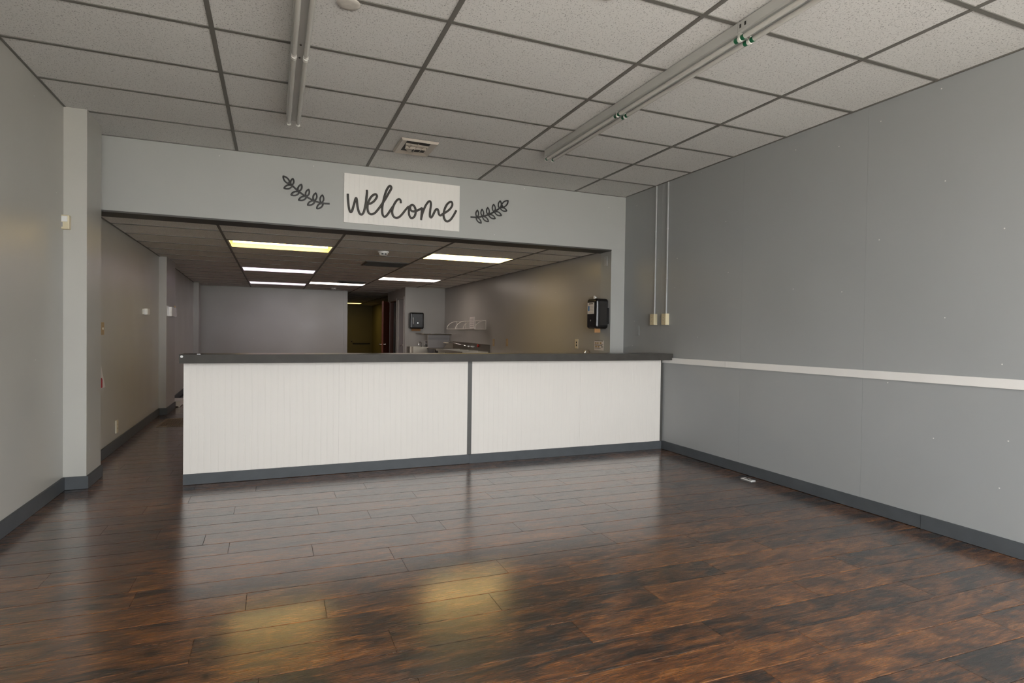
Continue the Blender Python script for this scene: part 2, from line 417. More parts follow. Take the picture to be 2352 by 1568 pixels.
B(1.70, 1.80, 15.765, 15.92, 0, ZB).build('corner_board', paint_lifted, bw)

# alcove wall, partition with two doorways
struct(B(2.88, XB, 13.65, 13.75, -0.05, 2.45).build('wall_alcove', paint_lifted), 'grey alcove wall holding the small black towel dispenser', 'wall')
pt = MB()
pt.box(2.88, 2.98, 13.75, 13.80, 0, ZB).box(2.88, 2.98, 14.50, 14.70, 0, ZB).box(2.88, 2.98, 15.60, 15.90, 0, ZB)
pt.box(2.88, 2.98, 13.80, 14.50, 2.05, ZB).box(2.88, 2.98, 14.70, 15.60, 2.05, ZB)
struct(pt.build('wall_partition', paint_lifted), 'narrow grey partition with two doorways beside the dark passage', 'wall')
struct(B(2.98, XB, 15.80, 15.90, 0, ZB).build('wall_closet', paint_lifted), 'back wall of the small room behind the partition', 'wall')
rb = MB().box(1.5, 2.93, 24.8, 24.95, 0, 2.5).box(3.88, XB+.2, 24.8, 24.95, 0, 2.5).box(2.93, 3.88, 24.8, 24.95, 2.03, 2.5)
struct(rb.build('wall_rear', paint_rear), 'olive end wall around the far exit door', 'wall')
struct(B(1.55, 1.70, 15.9, 24.8, 0, 2.5).build('wall_passage', paint_rear), 'dark wall on the near side of the rear passage', 'wall')
struct(B(XB-.012, XB, 15.9, 24.8, 0, ZB).build('wall_passage_right', paint_rear), 'olive wall seen behind the open brown door', 'wall')

# pillars on the left wall
p1 = struct(B(XL-.05, -1.361, 5.491, 5.902, 0, ZC).build('pillar', paint_hdr), 'nearest grey pillar, with the cream motion sensor', 'pillar')
p2 = struct(B(-1.60, -1.450, 9.76, 10.55, 0, ZB).build('pillar', paint_lifted), 'middle grey pillar, beside the floor register', 'pillar')
p3 = struct(B(-1.75, -1.575, 14.9, 15.25, 0, ZB).build('pillar', paint_lifted), 'farthest slim grey pillar, next to the back room end wall', 'pillar')

# ------------------------------------------------------------------ baseboards, chair rail
def bb(name, label, segs):
    o = None
    for i, s_ in enumerate(segs):
        mb = s_ if isinstance(s_, MB) else B(*s_)
        if o is None: o = struct(mb.build(name, trim_dark), label, 'baseboard')
        else: mb.build('baseboard_piece', trim_dark, o)
    return o
bh = 0.092
bb('baseboard_right', 'charcoal baseboard along the panelled wall', [(XR-.016, XR, 2.523, YC-.018, 0.004, bh), (XR-.0175, XR, YF, 2.521, 0.002, bh+.002)])
bb('baseboard_left', 'scuffed charcoal baseboard before the nearest pillar', [(XL, XL+.016, YF, 5.475, 0.002, bh+.01)])
bb('baseboard_pillar', 'charcoal baseboard wrapped around the nearest pillar', [(XL, -1.361, 5.475, 5.491, 0.002, bh+.008), (-1.361, -1.345, 5.475, 5.90, 0.002, bh+.008)])
def slanted(p, q, t, h):
    d = Vector((q[0]-p[0], q[1]-p[1])).normalized(); nrm = Vector((d.y, -d.x))*t
    return MB().prism([p, (p[0]+nrm.x, p[1]+nrm.y), (q[0]+nrm.x, q[1]+nrm.y), q], 0.002, h)
bb('baseboard_back_left', 'dark baseboard along the aisle wall, up to the middle pillar', [slanted((-1.513, 5.95), (-1.547, 9.744), .015, bh+.012)])
bb('baseboard_middle_pillar', 'dark baseboard around the middle pillar', [(-1.555, -1.450, 9.745, 9.76, 0.002, bh+.01), (-1.450, -1.435, 9.745, 10.55, 0.002, bh+.01)])
bb('baseboard_far_left', 'dark baseboard beyond the middle pillar', [slanted((-1.572, 10.56), (-1.684, 14.88), .015, bh)])
def rail(y0, y1):
    z = lambda y: 0.967+(5.17-y)*0.0062
    poly = [(y0, z(y0)), (y1, z(y1)), (y1, z(y1)+.058), (y0, z(y0)+.058)]
    return MB().prism_ax(poly, XR-.014, XR, 'x')
cr_ = struct(rail(4.372, 5.345).build('trim_1', white_trim), 'white chair rail on the panelled wall', 'chair rail')
rail(YF, 4.369).build('rail_length', white_trim, cr_)

# ------------------------------------------------------------------ floor: planks on a dark base
fl = struct(B(-1.9, XR+.2, YF, 25.0, -0.08, -0.006).build('floor', subfloor), 'dark brown hickory plank floor', 'floor')
RW, LP, ROT = 0.1905, 1.276, -0.030
SEAMS = [(-.571, 4.86), (-.246, 4.49), (.298, 4.28), (.625, 4.08), (.897, 3.885), (.451, 4.65), (-.388, 3.92), (-.233, 3.725), (1.051, 3.685),
         (3.208, 4.75), (2.51, 2.13), (2.114, 1.76), (2.49, 1.41), (-.11, 2.95), (.23, 2.74), (-.293, 2.55), (.219, 3.53), (.637, 3.31), (.88, 2.99)]
def row_of(x, y): return math.floor((y-ROT*(x+.115)-4.010)/RW)
known = {}
for sx, sy in SEAMS: known.setdefault(row_of(sx, sy), sx)
def clip(poly, a, b, c):                        # keep a*x+b*y<=c
    out = []
    for i in range(len(poly)):
        p, q = poly[i], poly[(i+1) % len(poly)]
        dp, dq = a*p[0]+b*p[1]-c, a*q[0]+b*q[1]-c
        if dp <= 0: out.append(p)
        if dp*dq < 0:
            t = dp/(dp-dq); out.append((p[0]+t*(q[0]-p[0]), p[1]+t*(q[1]-p[1])))
    return out
def plank_mb(mb, poly, lift):
    """board with a small eased edge all round"""
    n = len(poly); cx = sum(p[0] for p in poly)/n; cy = sum(p[1] for p in poly)/n
    ch = 0.0022
    def ins(p): return (p[0]-.0011*(1 if p[0] > cx else -1), p[1]-ch*(1 if p[1] > cy else -1))
    vs = [(x, y, -0.006) for x, y in poly]+[(x, y, lift-.0018) for x, y in poly]+[(*ins(p), lift) for p in poly]
    fs = [(i, (i+1) % n, (i+1) % n+n, i+n) for i in range(n)]+[(i+n, (i+1) % n+n, (i+1) % n+2*n, i+2*n) for i in range(n)]+[tuple(range(2*n, 3*n))]
    mb.add(vs, fs)
far = MB(); cnt = 0
for r in range(row_of(0, YF)-2, row_of(0, 25)+2):
    off = known.get(r, random.uniform(0, LP)) % LP
    k0 = -3
    for k in range(-4, 5):
        x0, x1 = off+k*LP, off+(k+1)*LP
        g = 0.0007
        def Y(x, rr): return 4.010+rr*RW+ROT*(x+.115)
        gx = 0.0004
        poly = [(x0+gx, Y(x0, r)+g), (x1-gx, Y(x1, r)+g), (x1-gx, Y(x1, r+1)-g), (x0+gx, Y(x0, r+1)-g)]
        ym = (poly[0][1]+poly[2][1])/2
        lim = XR if ym < YH else XB
        poly = clip(poly, 1, 0, lim-.001); poly = clip(poly, -1, 0, 1.51 if ym < 6 else 1.56) if poly else poly
        poly = clip(poly, 0, -1, -YF) if poly else poly; poly = clip(poly, 0, 1, 24.8) if poly else poly
        if len(poly) < 3: continue
        xm = sum(p[0] for p in poly)/len(poly); w_ = max(p[0] for p in poly)-min(p[0] for p in poly)
        if w_ < 0.02: continue
        lift = random.uniform(-0.0002, 0.0002)
        near = (1.0 < ym < 5.4 and w_ > .03) or (5.4 <= ym < 9.6 and min(p[0] for p in poly) < -0.6)
        if near and cnt < 298:
            mb = MB(); plank_mb(mb, poly, lift); mb.build('plank', floor_wood, fl, origin=(xm, ym, 0)); cnt += 1
        else: plank_mb(far, poly, lift)
fo = far.build('plank_field', floor_wood, fl, origin=(0, 10, 0)); fo['kind'] = 'stuff'

# ------------------------------------------------------------------ ceilings: tiles between dark bars
def make_ceiling(name, label, mat, x_edges, y_edges, z, skip=(), bar=0.0262, ovr=0.01, xlim=None):
    x0, x1, y0, y1 = x_edges[0], x_edges[-1], y_edges[0], y_edges[-1]
    c = struct(B(x0-ovr, x1+ovr, y0, y1, z+.16, z+.20).build(name, plenum), label, 'ceiling')
    cache = {}
    for i in range(len(x_edges)-1):
        for j in range(len(y_edges)-1):
            if (i, j) in skip: continue
            w_, d_ = x_edges[i+1]-x_edges[i], y_edges[j+1]-y_edges[j]
            key = (round(w_, 3), round(d_, 3))
            if key not in cache:
                o = B(-w_/2+.004, w_/2-.004, -d_/2+.004, d_/2-.004, 0, .016).build('ceiling_tile', mat, origin=(0, 0, 0))
                cache[key] = o.data; bpy.data.objects.remove(o)
            o = link_copy(cache[key], 'ceiling_tile', (x_edges[i]+w_/2, y_edges[j]+d_/2, z+.003+random.uniform(0, .0012)), c)
            o.rotation_euler = (random.uniform(-.0012, .0012), random.uniform(-.0008, .0008), 0)
    for x in x_edges[1:-1]:
        B(x-bar/2, x+bar/2, y0, y1, z-.002, z+.03).build('main_bar', tbar, c)
    for j, y in enumerate(y_edges[1:-1]):
        for i in range(len(x_edges)-1):
            a, b = x_edges[i]+(bar/2 if i else 0), x_edges[i+1]-(bar/2 if i < len(x_edges)-2 else 0)
            B(a, b, y-bar/2, y+bar/2, z-.0015, z+.03).build('cross_bar', tbar, c)
    if name == 'ceiling_back_room':
        for (xa, ya), (xc, yc) in zip(LW[1:-1], LW[2:]):
            if yc > y0: MB().prism([(xa-.01, ya), (xa+.014, ya), (xc+.014, yc), (xc-.01, yc)] if ya >= y0-.4 else [(xa-.01, y0), (xa+.014, y0), (xc+.014, yc), (xc-.01, yc)], z-.0025, z+.02).build('wall_angle', tbar, c)
    else: B(x0, x0+.014, y0, y1, z-.0025, z+.02).build('wall_angle', tbar, c)
    B(x1-.014, x1, y0, y1, z-.0025, z+.02).build('wall_angle', tbar, c)
    B(x0, x1, y1-.012, y1, z-.0025, z+.02).build('wall_angle', tbar, c)
    return c
XA, TWD, Y4, TDP = -0.335, 1.2192, 5.536, 0.6096
xe = [XL, XA, XA+TWD, XA+2*TWD, XA+3*TWD, XR]
ye = [YF]+[Y4-k*TDP for k in range(11, -1, -1)]+[YH]
make_ceiling('ceiling', 'suspended ceiling of speckled tiles over the front shop', tile, xe, ye, ZC)
RP = 0.635; RY0 = 6.26
xb = [-1.71, -0.525, 0.705, 1.93, 3.155, XB]
yb = [YH+.25]+[RY0+RP*k for k in range(1, 15)]+[15.78]
def row_b(k): return RY0+RP*k
# lit troffer cells (column, row index into yb)
CELLS = {'A': (1, 2), 'B': (3, 2), 'C': (1, 7), 'D': (3, 8), 'E': (1, 12), 'F': (2, 11)}
GR = [(2, 4), (2, 10)]
skipb = set(CELLS.values())
make_ceiling('ceiling_back_room', 'low suspended ceiling with lit panels over the back room', tile_lifted, xb, yb, ZB, skip=skipb)
yr = [15.9]+[15.9+.62*k for k in range(1, 14)]+[24.8]
make_ceiling('ceiling_rear', 'dim ceiling over the rear passage', tile_lifted, [1.70, 1.93, 3.155, XB-.012], yr, ZB, skip={(1, 11)})

# ------------------------------------------------------------------ lit ceiling panels
def troffer(x0, x1, y0, y1, z, emit, label, open_tubes=False):
    t = empty('ceiling_light', ((x0+x1)/2, (y0+y1)/2, z), label, 'light', 'lit panels in the low ceilings')
    m = 0.02
    fr = MB().box(x0+.013, x1-.013, y0+.013, y0+.013+m, z-.001, z+.012).box(x0+.013, x1-.013, y1-.013-m, y1-.013, z-.001, z+.012)
    fr.box(x0+.013, x0+.013+m, y0+.013+m, y1-.013-m, z-.001, z+.012).box(x1-.013-m, x1-.013, y0+.013+m, y1-.013-m, z-.001, z+.012)
    fr.build('frame', tray if open_tubes else steel_white, t)
    if open_tubes:
        hs = MB().box(x0+.014, x1-.014, y0+.014, y1-.014, z+.105, z+.11)
        hs.box(x0+.014, x1-.014, y0+.014, y0+.018, z+.012, z+.105).box(x0+.014, x1-.014, y1-.018, y1-.014, z+.012, z+.105)
        hs.box(x0+.014, x0+.018, y0+.018, y1-.018, z+.012, z+.105).box(x1-.018, x1-.014, y0+.018, y1-.018, z+.012, z+.105)
        hs.build('housing', tray, t)
        for y in (y0+.13, y1-.15):
            MB().tube([(x0+.05, y, z+.055), (x1-.05, y, z+.055)], .016, 10).build('tube', E_TUBE, t)
    else:
        B(x0+.033, x1-.033, y0+.033, y1-.033, z+.001, z+.006).build('lens', emit, t)
        B(x0+.014, x1-.014, y0+.014, y1-.014, z+.012, z+.10).build('housing', steel_white, t)
    return t
def cell(k):
    i, j = CELLS[k]; return xb[i], xb[i+1], yb[j], yb[j+1], ZB
troffer(*cell('A'), E_TUBE, 'lit ceiling panel without cover, its warm tubes showing', True)
troffer(*cell('B'), E_YEL, 'pale yellow lit ceiling panel nearest the panelled wall side')
troffer(*cell('C'), E_LIL, 'lilac lit ceiling panel behind the uncovered yellow one')
troffer(*cell('D'), E_PNK, 'pinkish white lit ceiling panel behind the pale yellow one')
troffer(*cell('E'), E_LIL, 'farthest lilac lit ceiling panel, near the end wall')
troffer(*cell('F'), E_PNK, 'pinkish white lit ceiling panel beside the farthest lilac one')
troffer(1.93, 3.155, yr[11], yr[12], ZB, E_WRM, 'small amber lit ceiling panel in the rear passage')

def grille(x0, x1, y0, y1, z, label, nsl):
    g = empty('air_grille', ((x0+x1)/2, (y0+y1)/2, z), label, 'vent', 'dark grilles in the low ceiling')
    f = MB().box(x0, x1, y0, y0+.03, z-.010, z-.001).box(x0, x1, y1-.03, y1, z-.010, z-.001)
    f.box(x0, x0+.03, y0+.03, y1-.03, z-.010, z-.001).box(x1-.03, x1, y0+.03, y1-.03, z-.010, z-.001)
    f.build('frame', vent_dark, g)
    B(x0+.03, x1-.03, y0+.03, y1-.03, z-.002, z-.0005).build('backing', dark_slot, g)
    for k in range(nsl):
        y = y0+.03+(k+.5)*(y1-y0-.06)/nsl
        MB().add([(x0+.03, y-.012, z-.010), (x1-.03, y-.012, z-.010), (x1-.03, y+.010, z-.003), (x0+.03, y+.010, z-.003),
                  (x0+.03, y-.012, z-.0085), (x1-.03, y-.012, z-.0085), (x1-.03, y+.010, z-.0015), (x0+.03, y+.010, z-.0015)],
                 [(0,1,2,3),(7,6,5,4),(0,4,5,1),(1,5,6,2),(2,6,7,3),(3,7,4,0)]).build('slat', vent_dark, g)
grille(1.27, 1.90, yb[4]+.02, yb[5]-.02, ZB, 'dark air grille between the two yellow lit panels', 14)
grille(1.27, 1.83, yb[10]+.02, yb[11]-.05, ZB, 'far dark air grille just before the pinkish lit panel', 10)
def smoke(x, y, label, s=1.0):
    d = empty('smoke_detector', (x, y, ZB), label, 'smoke detector')
    MB().lathe([(.070*s, -.001), (.072*s, -.014), (.066*s, -.020)], (x, y, ZB), seg=28).build('base', white_pl, d)
    MB().lathe([(.056*s, -.020), (.054*s, -.034), (.046*s, -.048), (.030*s, -.055)], (x, y, ZB), seg=28).build('cover', white_pl, d)
    a = B(x-.032*s, x-.006*s, y-.054*s, y-.040*s, ZB-.047, ZB-.028).build('sensor_slot', dark_slot, d)
    B(x+.006*s, x+.032*s, y-.054*s, y-.040*s, ZB-.047, ZB-.028).build('sensor_slot', dark_slot, d)
smoke(1.322, 7.66, 'white smoke detector in front of the dark air grille')
smoke(1.36, 14.88, 'tiny far smoke detector near the passage opening', 0.9)

# ------------------------------------------------------------------ service counter
def bead_sheet(x0, x1, z0, z1, yf, thick, pitch=0.0507, phase=0.0):
    """sheet with milled double grooves and a bead between them"""
    xs = [(x0, 0.0)]
    d = 0.0009
    k = math.ceil((x0-phase)/pitch)
    while phase+k*pitch < x1-.012:
        c = phase+k*pitch
        if c > x0+.012:
            for dx, dy in ((-.0062, 0), (-.0046, d), (-.0030, .0004), (.0030, .0004), (.0046, d), (.0062, 0)): xs.append((c+dx, dy))
        k += 1
    xs.append((x1, 0.0)); n = len(xs)
    vs = [(x, yf+dy, z) for z in (z0, z1) for x, dy in xs]+[(x0, yf+thick, z0), (x1, yf+thick, z0), (x0, yf+thick, z1), (x1, yf+thick, z1)]
    b = 2*n
    fs = [(i, i+1, n+i+1, n+i) for i in range(n-1)]
    fs += [(b+1, b, b+2, b+3), (b, 0, n, b+2), (n-1, b+1, b+3, 2*n-1),
           tuple([b, b+1]+list(range(n-1, -1, -1))), tuple([b+3, b+2]+list(range(n, 2*n)))]
    return MB().add(vs, fs)
ct = empty('service_counter', (1.7, 5.4, 0), 'long white beadboard service counter with charcoal trim', 'counter')
B(-0.664, XR-.03, YC+.006, 5.455, 0.0, 0.998).build('frame_wall', white_trim, ct)
for a, b in ((-0.672, 0.5425), (0.5435, 1.747), (1.790, 2.9915), (2.9925, 4.013)):
    bead_sheet(a, b, 0.088, 0.9975, YC, .006, phase=-0.624).build('beadboard_panel', white_bead, ct)
B(1.748, 1.789, YC-.004, YC+.006, 0.088, 0.9975).build('divider_strip', edge_dark, ct)
B(4.014, XR-.001, YC-.002, YC+.006, 0.088, 0.9975).build('divider_strip', edge_dark, ct)
B(-0.672, 1.767, YC-.014, YC+.006, 0.003, 0.0875).build('base_strip', trim_dark, ct)
B(1.768, XR-.018, YC-.0145, YC+.006, 0.001, 0.0870).build('base_strip', trim_dark, ct)
tp = empty('countertop', (1.7, 5.3, 0.999), 'dark grey laminate countertop along the top of the white counter', 'countertop')
for a, b in ((-0.683, 1.829), (1.830, XR-.002)):
    s_ = B(a, b, 5.176, 5.470, 1.000, 1.071, ch=.002).build('slab', laminate, tp)
    B(a, b, 5.174, 5.1765, 1.000, 1.0695).build('edge_band', laminate_edge, s_)
scr = MB().lathe([(.010, 0), (.010, -.003), (.006, -.005)], (-0.664, 5.174, 1.055), 'y', 14).build('round_sticker', white_pl, tp)
B(-0.56, -0.535, 5.19, 5.205, 1.071, 1.075).build('paint_chip', white_pl, tp)

# ------------------------------------------------------------------ welcome sign and the two leaf sprigs
sg = empty('welcome_sign', (1.27, YH, 2.38), 'white beadboard sign reading welcome in dark script', 'sign')
bead_sheet(0.655, 1.884, 2.382, 2.883, YH-.016, .012, phase=0.70).build('board', white_sign, sg)
def sp(u, v, yy):    # zoomed-picture coordinates of the sign area -> the header plane
    px, py = 600+u/3.675, 360+v/3.675
    d = fw + rt*((px-1176)/F_PX) - up*((py-784)/F_PX)
    t = yy/d.y
    return (d.x*t, yy, CAM_H+d.z*t)
STROKES = [
 [(731,312),(733,360),(739,420),(748,457),(758,466),(769,450),(783,402),(794,362),(801,348),(807,362),(813,420),(826,468),(843,487),(862,474),(876,430),(886,372),(893,312),(892,280)],
 [(893,300),(886,372),(892,432)],
 [(902,396),(925,393),(955,372),(976,340),(973,320),(958,317),(932,334),(910,370),(898,410),(899,450),(912,477),(935,484),(964,470),(1000,426),(1042,366),(1076,308),(1098,268),(1094,248),(1080,249),(1060,278),(1043,325),(1029,385),(1021,440),(1024,485),(1040,506),(1060,494),(1088,455),(1112,418)],
 [(1178,392),(1176,367),(1163,357),(1143,370),(1121,405),(1107,450),(1110,490),(1130,513),(1158,512),(1188,486),(1218,448),(1246,418)],
 [(1258,412),(1248,445),(1248,485),(1260,512),(1274,517),(1292,505),(1303,475),(1302,440),(1290,414),(1272,405),(1258,420),(1260,446),(1280,460),(1312,455),(1340,442),(1357,432)],
 [(1358,428),(1354,480),(1350,534)],
 [(1353,512),(1364,470),(1388,412),(1413,378),(1428,378),(1433,402),(1427,450),(1424,495),(1434,512),(1450,492),(1470,452),(1485,440),(1495,454),(1501,484),(1514,495),(1530,484),(1562,466),(1594,440),(1613,408),(1609,383),(1592,382),(1567,404),(1546,450),(1540,500),(1554,535),(1574,545),(1599,530),(1624,495),(1647,452)],
]
lt = MB()
for i, st in enumerate(STROKES):
    lt.tube(smooth_path([sp(u, v, YH-.0215-.0003*i) for u, v in st], 5), .0115, 8, flat=(0, 1, 0))
lt.build('lettering', dark_letter, sg)
def sprig(name, stem, leaves, label):
    pts = [sp(u, v, YH-.006) for u, v in stem]
    s_ = empty(name, (sum(p[0] for p in pts)/len(pts), YH, min(p[2] for p in pts)), label, 'wall decoration')
    MB().tube(smooth_path(pts, 5), .0085, 8, flat=(0, 1, 0)).build('stem', black_wood, s_)
    for (bu, bv), (tu, tv) in leaves:
        b = Vector(sp(bu, bv, YH-.0066)); t = Vector(sp(tu, tv, YH-.0066)); d = t-b; ln = d.length
        sd = Vector((0, 1, 0)).cross(d).normalized()
        pr = []
        for k in range(18):
            a = 2*math.pi*k/18; x = 0.5-0.5*math.cos(a)
            pr.append(b+d*(x*.94)+sd*(ln*.20*math.sin(a)*(math.sin(math.pi*min(1, x+.02))**.35 if x > 0 else 0)))
        MB().tube(pr, .0075, 8, closed=True, flat=(0, 1, 0)).build('leaf', black_wood, s_)
sprig('leaf_sprig', [(228,215),(262,242),(320,295),(400,347),(470,380),(530,393),(578,396)],
      [((240,228),(182,158)),((257,240),(268,180)),((315,292),(341,229)),((380,334),(403,271)),((447,372),(462,301)),((508,390),(517,318)),
       ((262,245),(188,266)),((322,298),(248,323)),((382,338),(313,367)),((452,374),(388,409)),((522,393),(466,440))],
      'black cut-out leaf sprig drooping towards the welcome sign, below the ceiling')
sprig('leaf_sprig', [(1767,508),(1820,510),(1880,500),(1950,474),(2010,436),(2040,412)],
      [((2028,425),(2088,366)),((1822,508),(1826,446)),((1868,502),(1864,440)),((1915,488),(1912,424)),((1966,466),(1962,397)),((2012,434),(2018,367)),
       ((1815,512),(1860,562)),((1868,503),(1922,549)),((1920,490),(1980,522)),((1970,465),(2032,496)),((2018,432),(2077,457))],
      'small black cut-out leaf sprig rising away from the sign towards the post')

# ------------------------------------------------------------------ strip lights on the front ceiling
def strip_light(x0, y0, y1, label, caps, holes=False):
    xm = x0+.0525
    t = empty('strip_light', (xm, (y0+y1)/2, ZC-.1), label, 'light fixture', 'unlit twin-tube strip lights')
    prof = [(x0, ZC-.0025), (x0, ZC-.056), (x0+.012, ZC-.060), (x0+.093, ZC-.060), (x0+.105, ZC-.056), (x0+.105, ZC-.0025)]
    bd = MB().prism_ax(prof, y0+.001, y1-.001, 'y').build('housing', steel_white, t)
    MB().box(x0+.003, x0+.102, y1-.001, y1+.0006, ZC-.058, ZC-.003).build('end_plate', lampholder, bd)
    half = (y0+y1)/2
    for (a, b) in ((y0, half), (half, y1)):
        for dx in (.020, .085):
            tb = MB().tube([(x0+dx, a+.012, ZC-.083), (x0+dx, b-.012, ZC-.083)], .0145, 14).build('tube', tube_glass, t)
            for ye_ in (a+.012, b-.034):
                MB().tube([(x0+dx, ye_, ZC-.083), (x0+dx, ye_+.022, ZC-.083)], .0152, 14).build('end_cap', caps, tb)
    for yy in (y0+.004, half, y1-.004):
        for dx in (.020, .085):
            hol = MB().box(x0+dx-.009, x0+dx+.009, yy-.007, yy+.007, ZC-.088, ZC-.060)
            hol.lathe([(.0150, -.006), (.0168, 0), (.0150, .006)], (x0+dx, yy, ZC-.086), 'y', 16)
            hol.build('lampholder', lampholder, t)
    if holes:
        for k, yy in enumerate((y1-.06, y1-.025)):
            B(x0-.0006, x0+.001, yy, yy+.012, ZC-.038, ZC-.018).build('knockout_slot', dark_slot, bd)
    for yy in (half-.11, half+.06):
        MB().lathe([(.006, 0), (.006, -.004), (.003, -.006)], (xm, yy, ZC-.060), 'z', 10).build('screw', dark_slot, bd)
    return t
strip_light(0.081, 2.470, 4.895, 'unlit twin-tube strip light near the round ceiling cover plate', lampholder)
strip_light(2.318, 2.470, 4.895, 'unlit twin-tube strip light ending beyond the ceiling vent', green_cap)
strip_light(2.318, 0.050, 2.469, 'unlit strip light continuing the green-capped run out of view', green_cap, True)

# ------------------------------------------------------------------ ceiling vent and cover plates
vt = empty('ceiling_vent', (1.19, 5.28, ZC-.03), 'beige metal ceiling vent with bent louvres in front of the sign', 'vent')
vx0, vx1, vy0, vy1 = 1.025, 1.365, 5.085, 5.495; zb_ = ZC-.003
def frus(a, b):      # sloped frame between outer rectangle a and inner rectangle b (x0,x1,y0,y1,z)
    o = [(a[0], a[2], a[4]), (a[1], a[2], a[4]), (a[1], a[3], a[4]), (a[0], a[3], a[4])]
    i = [(b[0], b[2], b[4]), (b[1], b[2], b[4]), (b[1], b[3], b[4]), (b[0], b[3], b[4])]
    return o, i
o1, i1 = frus((vx0, vx1, vy0, vy1, zb_), (vx0+.012, vx1-.012, vy0+.012, vy1-.012, zb_-.020))
o2, i2 = frus((vx0+.012, vx1-.012, vy0+.012, vy1-.012, zb_-.020), (vx0+.062, vx1-.062, vy0+.062, vy1-.062, zb_-.004))
fm = MB().add(o1+i1+i2, [(k, (k+1) % 4, (k+1) % 4+4, k+4) for k in range(4)]+[(k+4, (k+1) % 4+4, (k+1) % 4+8, k+8) for k in range(4)])
fm.build('frame', vent_met, vt)
B(vx0+.05, vx1-.05, vy0+.05, vy1-.05, zb_-.0015, zb_-.0005).build('duct_opening', dark_slot, vt)
def louv(p, q, wdt, tilt, z):
    p = Vector(p); q = Vector(q); d = (q-p).normalized(); nn = Vector((-d.y, d.x, 0))
    a = nn*wdt*math.cos(tilt)+Vector((0, 0, -wdt*math.sin(tilt)))
    P_ = [p+Vector((0, 0, z)), q+Vector((0, 0, z)), q+a+Vector((0, 0, z)), p+a+Vector((0, 0, z))]
    return MB().add(P_+[x+Vector((0, 0, .0012)) for x in P_], [(0,1,2,3),(7,6,5,4),(0,4,5,1),(1,5,6,2),(2,6,7,3),(3,7,4,0)])
LV = [((1.09, 5.20, 0), (1.30, 5.215, 0), .022, .5), ((1.10, 5.27, 0), (1.29, 5.26, 0), .03, .7), 
      ((1.11, 5.36, 0), (1.12, 5.20, 0), .028, .6), ((1.14, 5.42, 0), (1.15, 5.29, 0), .03, .7), ((1.27, 5.22, 0), (1.26, 5.38, 0), .028, .7)]
for p, q, wd, tl in LV: louv(p, q, wd, tl, zb_-.008).build('louvre', vent_met, vt)
B(1.193, 1.197, 5.15, 5.43, zb_-.020, zb_-.016).build('damper_rod', vent_met, vt)
MB().lathe([(.005, 0), (.006, -.006), (.003, -.009)], (1.195, 5.29, zb_-.020), 'z', 10).build('screw', steel, vt)
def cover(x, y, r, label):
    o = MB().lathe([(r, -.0028), (r, -.005), (r*.93, -.009), (r*.6, -.011)], (x, y, ZC), 'z', 32)
    return tag(o.build('cover_plate', plain('stained_cover_%d' % int(x*100), (0.50, 0.47, 0.42), 0.6, var=0.2, scale=40), None), label, 'cover plate')
cover(0.349, 3.135, .060, 'round stained cover plate on the ceiling tile beside the strip light')
cover(1.53, 2.518, .055, 'round cover plate cut by the upper picture edge')

# ------------------------------------------------------------------ panelled wall: surface conduits with outlets, switch plate, floor outlet
def face_outlet(mb_parent, x, y, z, mat, out=-1, n=2, dark=dark_slot, s=1.0):
    for k in range(n):
        zz = z+(k-.5)*.038*s
        f = B(x+out*.0015, x, y-.013*s, y+.013*s, zz-.013*s, zz+.013*s, ch=.0006).build('receptacle', mat, mb_parent)
        for dy in (-.005, .005):
            B(x+out*.0022, x+out*.0014, y+dy*s-.0012, y+dy*s+.0012, zz-.004*s, zz+.006*s).build('slot', dark, f)
def surf_outlet(y, label):
    o = empty('surface_outlet', (XR, y, 1.386), label, 'outlet', 'beige surface outlets on conduits')
    B(XR-.046, XR-.0005, y-.038, y+.038, 1.387, 1.513, ch=.003).build('box', cream, o)
    B(XR-.050, XR-.046, y-.036, y+.036, 1.390, 1.510, ch=.001).build('cover', beige, o)
    face_outlet(o, XR-.050, y, 1.45, cream)
    yc = y+.012
    B(XR-.013, XR-.0005, yc-.0085, yc+.0085, 1.5135, ZC-.004, ch=.002).build('conduit', plate_edge, o)
    for z in (1.9, 2.45): B(XR-.0145, XR-.0005, yc-.011, yc+.011, z, z+.012).build('strap', plate_edge, o)
surf_outlet(5.505, 'beige outlet box on conduit nearer the post, on the panelled wall')
surf_outlet(5.292, 'beige outlet box on conduit farther from the post, above the chair rail end')
def plate(name, x, y, z, w_, h, mat, label, cat, side=-1, kind='switch', emat=None, group=None, thick=.006):
    a, b = (x-thick, x-.0005) if side < 0 else (x+.0005, x+thick)
    o = empty(name, (x, y, z-h/2), label, cat, group)
    B(a, b, y-w_/2, y+w_/2, z-h/2, z+h/2, ch=.0018).build('plate', mat, o)
    xf_ = a if side < 0 else b
    if kind == 'switch':
        B(min(xf_, xf_+side*.008), max(xf_, xf_+side*.008), y-.005, y+.005, z-.010, z+.012, ch=.001).build('toggle', emat or mat, o)
    elif kind == 'outlet': face_outlet(o, xf_, y, z, emat or mat, out=side)
    elif kind == 'blank':
        for dz in (-.036, .036): MB().lathe([(.003, 0), (.003, side*.0012)], (xf_, y, z+dz), 'x', 8).build('screw', emat or mat, o)
    return o
plate('blank_plate', XR, 5.852, 1.323, .075, .118, grey_plate, 'painted-over blank wall plate right above the counter end', 'wall plate', kind='blank', emat=plate_edge)
plate('blank_plate', XB, 6.52-.24, 2.185, .075, .118, plate_edge, 'grey wall plate high beside the post top', 'wall plate', kind='blank', emat=plate_edge)
fo_ = empty('floor_outlet', (3.906, 3.927, 0.001), 'white floor outlet plate by the charcoal baseboard', 'outlet')
B(3.880, 3.934, 3.866, 3.990, 0.0005, 0.006, ch=.0015).build('plate', white_pl, fo_)
